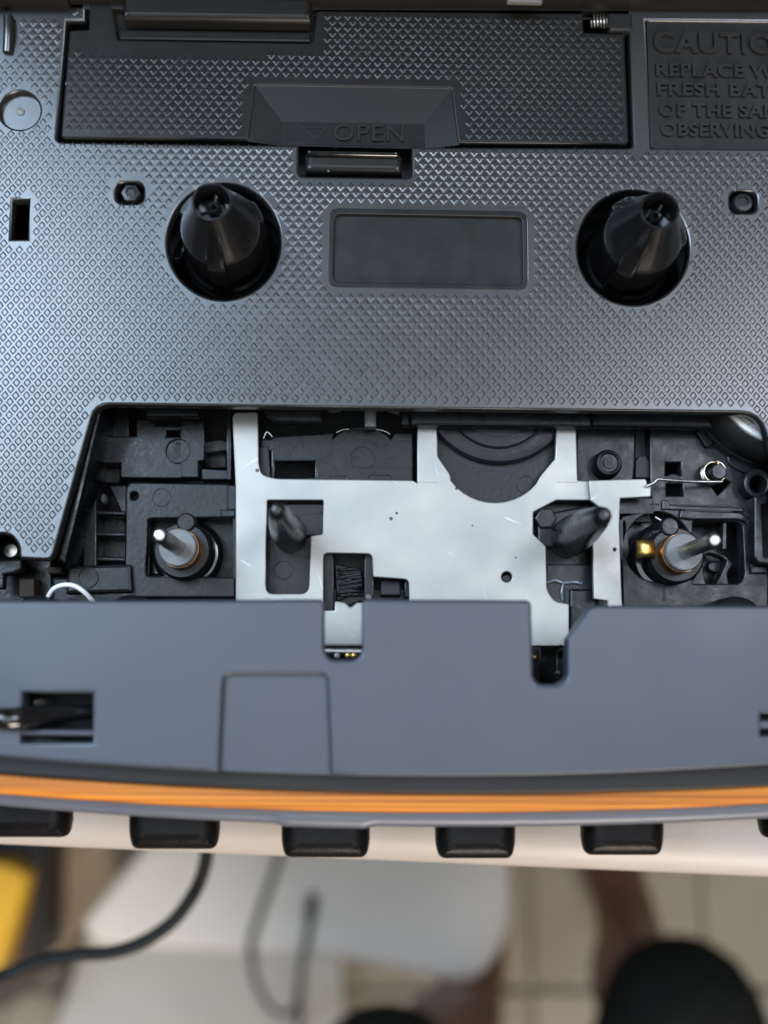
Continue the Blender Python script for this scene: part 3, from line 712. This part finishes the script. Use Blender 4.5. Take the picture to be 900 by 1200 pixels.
# return spring on its stub
st = P(842, 553, -4.4)
stub = lathe('spring_stub', st, [(0.85, -7), (0.85, -4.4), (0.7, -4.2), (0.1, -4.2)], 'mech', player, 24)
coil = []
for i in range(40):
    a = i * 0.52; coil.append((st[0] - .18 + 1.12 * math.cos(a), st[1] + .1 + 1.12 * math.sin(a), -6.2 + i * 0.036))
sprg = tube('return_spring', coil, 0.13, 'springwire', player, 8, k=2)
tube('spring_arm', [P3(846, 564.5, -4.8), P3(815, 564.5, -4.6), P3(780, 562.5, -4.0), P3(771, 561.5, -3.9), P3(766, 566, -3.9), P3(757, 570, -4.0)], 0.17, 'shaft', sprg, 8, k=4)
plate('wire_tail', rect(841, 541, 843, 546), -4.6, -5.0, 'brass', sprg, bev=0.04)
# flywheel with belt at the top right
fc = P(922.6, 434.2, -2.3); kf = PS(-2.3)
fw = lathe('flywheel', fc, [(113 * kf, -8), (113.5 * kf, -3.8), (111 * kf, -3.0), (106 * kf, -2.5), (96 * kf, -2.1), (94 * kf, -2.3), (93.5 * kf, -3.4)], 'rubber', player, 140)
lathe('belt', fc, [(114.5 * kf, -6.4), (115 * kf, -5.6), (114.5 * kf, -4.8)], 'gloss', fw, 140)
lathe('flywheel_disc', fc, [(93 * kf, -8), (93 * kf, -2.7), (91 * kf, -2.4), (86 * kf, -2.35), (85 * kf, -2.6), (81 * kf, -2.6), (80 * kf, -2.3), (66 * kf, -2.25), (65 * kf, -2.5), (20 * kf, -2.4)], 'silver', fw, 140)
plate('brake_arm', rc([(815, 505), (822, 501), (838, 514), (836, 522), (828, 525)], 4), -5.9, -7.4, 'mech', player, bev=0.2)
plate('brake_arm', rc([(852, 530), (870, 540), (890, 546), (884, 556), (866, 552), (852, 542)], 5), -6.1, -7.4, 'mech', player, bev=0.2)
plate('belt_gap', rc([(826, 522), (850, 528), (862, 545), (848, 548), (836, 540)], 2), ZP + .05, -7.2, 'pit', player)
plate('boss_ring', circ(888, 566, 16.5, 17, 40), -4.6, -8, 'mech', player, [circ(889, 567, 9.5, 10, 32)], bev=0.25)
for cx, cy, rx in ((866, 706, 26), (150, 704, 24), (40, 704, 22)):
    plate('rounded_lump', circ(cx, cy + 8, rx, 16, 32), -1.5, -6, 'mech', player, bev=1.2, res=3)
plate('bay_bottom', rect(100, 690, 900, 800), -8.8, -9.8, 'mech2', player)

# ---- front bezel
ZB = 11.0
sq = rc([(262, 791, 10), (384, 791, 10)] + [(x, bez_y(x) + 12, 0) for x in (387, 350, 310, 280, 257)])
bz_top = [(XL, 706), (377, 702), (380, 706), (380, 765, 8), (388, 773, 4), (416, 773, 6), (424, 765, 6), (424, 706), (427, 702), (619, 703), (623, 707), (625, 794, 8), (632, 802, 5), (656, 802, 6), (665, 794, 6), (665, 748, 3), (692, 711, 4), (700, 709), (XR, 711)]
edge = curve_pts(bez_y)
def edge_cut():
    out = []
    for x, y in edge[::-1]: out.append((x, y))
    return out
e = [p for p in edge if not 250 < p[0] < 394]
right = [p for p in e if p[0] >= 394]; left = [p for p in e if p[0] <= 250]
bz_out = rc(bz_top) + right[::-1] + [(387, bez_y(387))] + rc([(384, 850), (383, 791, 9), (262, 791, 9), (260, 850)])[1:-1] + [(257, bez_y(257))] + left[::-1]
hA = [(27, 812), (108, 812), (108, 870), (24, 870)]
hC = [(892, 836), (974, 837), (974, 863), (892, 862)]
bezel = plate('front_bezel', bz_out, ZB, ZB - 2, 'bezel', player, [hA, hC], bev=0.32, res=3)
plate('slot_bar', rc([(18, 855), (112, 855.5), (112, 863), (18, 862)], 1), ZB - .25, ZB - 1.8, 'bezel', bezel, bev=0.2)
plate('slot_bar', rc([(888, 844), (978, 845), (978, 855), (888, 854)], 1), ZB - .25, ZB - 1.8, 'bezel', bezel, bev=0.2)
pts = [(256, 786), (390, 786)] + [(x, bez_y(x) - 0.5) for x in (392, 360, 320, 280, 254)]
plate('square_recess', pts, ZB - .75, ZB - 1.9, 'bezel', bezel, bev=0.15)
plate('bezel_inner', [(-20, 800), (130, 800), (130, 884), (-20, 878)], ZB - 6.5, ZB - 8, 'pit', player)
plate('bezel_inner', [(870, 820), (990, 822), (990, 880), (870, 878)], ZB - 6.5, ZB - 8, 'pit', player)
tube('latch_lever', [P3(-40, 842, ZB + 1.1), P3(-4, 842, ZB + 1.1), P3(22, 842, ZB + .7), P3(60, 836, ZB - 1.3), P3(116, 834, ZB - 3.2)], 0.8, 'gloss', player, 14, rs=lambda t: 0.62 + 0.35 * math.sin(t * 3.14))
lathe('lever_highlight', P(4, 843, ZB + 1.6), [(0.3, ZB + .8), (0.6, ZB + 1.4), (0.5, ZB + 1.7), (0.2, ZB + 1.85)], 'white', player, 20)  # white bump standing in for the highlight on the black lever
lathe('lever_pivot', P(44, 828, ZB - 2), [(0.6, ZB - 6), (0.6, ZB - 2.4), (0.2, ZB - 2)], 'shaft', player, 16)
# trim rings
bt2 = plate('black_trim', curve_pts(lambda x: bez_y(x) - 30) + curve_pts(lambda x: org_t(x) + 4)[::-1], 8.0, 4.6, 'rubber', player, bev=0.3)
plate('trim_packing', curve_pts(lambda x: bez_y(x) - 26) + curve_pts(lambda x: bez_y(x) - 3)[::-1], ZB - 1.9, 7.9, 'rubber', player, bev=0.05)
plate('orange_stripe', curve_pts(org_t) + curve_pts(org_b)[::-1], 7.3, 5.0, 'orange', player, bev=0.6, res=4)
def lip_edge(x): return lip_y(x) + 3.5 * max(0, min(1, (x - 322) / 8, (438 - x) / 8)) - 1.2 * max(0, 1 - abs(x - 610) / 4)
lip = plate('front_lip', curve_pts(lambda x: org_t(x) - 20) + curve_pts(lip_edge, n=220)[::-1], 5.2, 1.5, 'lip', player, bev=1.0, res=4)
# piano keys along the front
for x0, x1, yb_ in ((-28, 79, 979), (147, 255, 993), (328, 434, 1003), (511, 607, 1004), (685, 783, 1000), (897, 994, 980)):
    z1 = -0.3
    ky = plate('piano_key', rc([(x0, 915), (x1, 915), (x1 - 0.5, yb_ - 12, 10), (x1 - 5, yb_ + 5, 17), (x0 + 5, yb_ + 5, 17), (x0 + 0.5, yb_ - 12, 10)], 0, 8), z1, z1 - 3.6, 'key', player, bev=1.6, res=7)

# ------------------------------------------------------------------ things beyond the table edge
def gplate(name, pts, z1, z0, mat, parent=None, bev=3.0, loc=None, res=3):
    return plate(name, pts, z1, z0, mat, parent, (), bev, -FZ if loc is None else loc, res)
wb = thing('storage_box', 'white plastic storage box with rounded corners on the tiled floor', 'box')
ztop = -790
bxo = rc([(172, 985, 10), (92, 1084, 14), (112, 1110, 14), (400, 1125, 20), (556, 1158, 30), (598, 1100, 30), (601, 985, 10)], 0, 8)
gplate('box_lid', bxo, ztop, ztop - 26, 'boxwhite', wb, bev=8)
gplate('box_body', rc([(182, 990, 10), (106, 1082, 14), (120, 1102, 14), (400, 1116, 20), (548, 1146, 30), (586, 1096, 30), (589, 990, 10)], 0, 8), ztop - 25, FZ, 'boxwhite', wb, bev=4)
bd = gplate('white_board', rc([(98, 1090), (90, 1125), (60, 1215), (58, 1260), (415, 1260), (405, 1215), (400, 1090)], 14, 6), FZ + 75, FZ + .5, 'board', None, bev=4)
tag(bd, 'pale grey-white flat board lying beside the white storage box', 'board')
cb = thing('cardboard_box', 'brown cardboard box between the dark crate and the white storage box', 'box')
gplate('box_body', rc([(56, 960), (176, 960), (150, 1020), (92, 1082), (62, 1130), (50, 1120)], 3), FZ + 130, FZ, 'card', cb, bev=2)
gplate('flap', [(58, 962), (172, 962), (166, 975), (60, 978)], FZ + 132, FZ + 129.8, 'card', cb, bev=.5)
cr = thing('dark_crate', 'dark brown crate with a black rim on the floor, holding yellow case', 'crate')
gplate('crate_body', rc([(-150, 960), (40, 960), (36, 1120), (14, 1180), (-150, 1200)], 3), FZ + 200, FZ, 'crate', cr, bev=2)
gplate('crate_rim', rc([(36, 955), (53, 955), (50, 1128), (33, 1126)], 2), FZ + 214, FZ + 150, 'cratestrip', cr, bev=2)
gplate('crate_rim', rc([(-150, 955), (40, 955), (40, 1005), (-150, 1000)], 2), FZ + 208, FZ + 190, 'cratestrip', cr, bev=2)
yl = gplate('yellow_case', rc([(-100, 1012), (6, 1012), (31, 1024), (28, 1040), (-4, 1140), (-100, 1150)], 6), FZ + 240, FZ + 200, 'yellow', None, bev=4)
tag(yl, 'bright yellow plastic case lying in the dark crate', 'case')

# black cable hanging below the table edge
zt = -85
ck = tube('black_cable', [P3(-700, 1330, -330), P3(-420, 1270, -190), P3(-200, 1198, -110), P3(-60, 1156, zt - 6), P3(0, 1144, zt), P3(45, 1128, zt), P3(90, 1119, zt), P3(130, 1116, zt), P3(165, 1105, zt), P3(200, 1082, zt), P3(224, 1052, zt), P3(238, 1022, zt),
          P3(244, 985, zt + 6), P3(246, 940, zt + 16), P3(246, 880, -DECK - 28)], 1.15, 'cable', None, 14, -FZ)
tag(ck, 'thick black cable hanging in a curve below the table edge', 'cable')
zg = ztop + 3.0
gk = thing('thin_cable', 'thin dark cable looped on top of the white storage box with plug end', 'cable')
tube('cord', [P3(330, 990, zg), P3(322, 1020, zg), P3(306, 1066, zg), P3(294, 1106, zg), P3(296, 1124, zg), P3(300, 1150, zg - 40), P3(316, 1180, zg - 100), P3(336, 1190, zg - 110), P3(350, 1172, zg - 80), P3(354, 1130, zg - 12), P3(358, 1110, zg + 1), P3(366, 1062, zg + 1)], 2.9, 'cable', gk, 10, -FZ)
tube('plug', [P3(363, 1078, zg + 2), P3(367, 1048, zg + 2)], 4.6, 'cable', gk, 12, -FZ, k=1)
tube('cord_tail', [P3(354, 1135, zg - 16), P3(352, 1170, zg - 90), P3(350, 1215, FZ + 79), P3(346, 1255, FZ + 79)], 2.9, 'cable', gk, 10, -FZ)

# seated person: bare shins and feet, black shorts over the knees
person = thing('person', 'seated person with bare legs, knees in black shorts below the table edge', 'person')
def W(px, py, z):
    x, y = P(px, py, z); return Vector((x / 1000, y / 1000, (z - FZ) / 1000))
def grow(name, verts, edges, radii, mat, root=0):
    me = bpy.data.meshes.new(name); me.from_pydata([tuple(v) for v in verts], edges, []); me.update()
    o = bpy.data.objects.new(name, me); COL.objects.link(o)
    o.modifiers.new('skin', 'SKIN'); s = o.modifiers.new('sub', 'SUBSURF'); s.levels = 2; s.render_levels = 2
    sk = me.skin_vertices[0].data
    for i, r in enumerate(radii): sk[i].radius = r if isinstance(r, tuple) else (r, r)
    sk[root].use_root = True
    dg = bpy.context.evaluated_depsgraph_get(); ev = o.evaluated_get(dg)
    m2 = bpy.data.meshes.new_from_object(ev); bpy.data.objects.remove(o)
    m2.materials.clear(); m2.materials.append(M[mat]); m2.shade_smooth(); m2.name = name
    n = bpy.data.objects.new(name, m2); COL.objects.link(n); n.parent = person
    return n
zk = -540
kr, kl = W(802, 1195, zk), W(450, 1285, zk)
ar, al = W(740, 1082, FZ + 75), W(556, 1140, FZ + 75)
hr_ = kr + Vector((-0.05, -0.42, 0.03)); hl_ = kl + Vector((0.03, -0.38, 0.03)); pel = (hr_ + hl_) / 2 + Vector((0, -.03, .02))
def foot(a, sx): return [a + Vector((0.0, -0.03, -0.045)), a + Vector((sx * .012, 0.06, -0.045)), a + Vector((sx * .02, 0.13, -0.055)), a + Vector((sx * .025, 0.165, -0.062))]
vs = [pel, hr_, kr, W(752, 1158, -720), W(738, 1120, -870), ar] + foot(ar, -1) + [hl_, kl, W(524, 1225, -720), W(546, 1185, -870), al] + foot(al, 1) + [pel + Vector((0, -.02, .16))]
ed = [(0, 1), (1, 2), (2, 3), (3, 4), (4, 5), (5, 6), (5, 7), (7, 8), (8, 9), (0, 10), (10, 11), (11, 12), (12, 13), (13, 14), (14, 15), (14, 16), (16, 17), (17, 18), (0, 19)]
rl = [.06, .036, .042, .036, .026, .028, .034, .036, .018]
grow('body', vs, ed, [.1] + rl + rl + [.1], 'skin')
vs2 = [pel, hr_, kr, W(798, 1104, zk + 20), hl_, kl, W(452, 1184, zk + 20), pel + Vector((0, -.02, .1))]
grow('shorts', vs2, [(0, 1), (1, 2), (2, 3), (0, 4), (4, 5), (5, 6), (0, 7)], [.13, .1, .058, .034, .1, .058, .034, .12], 'cloth')
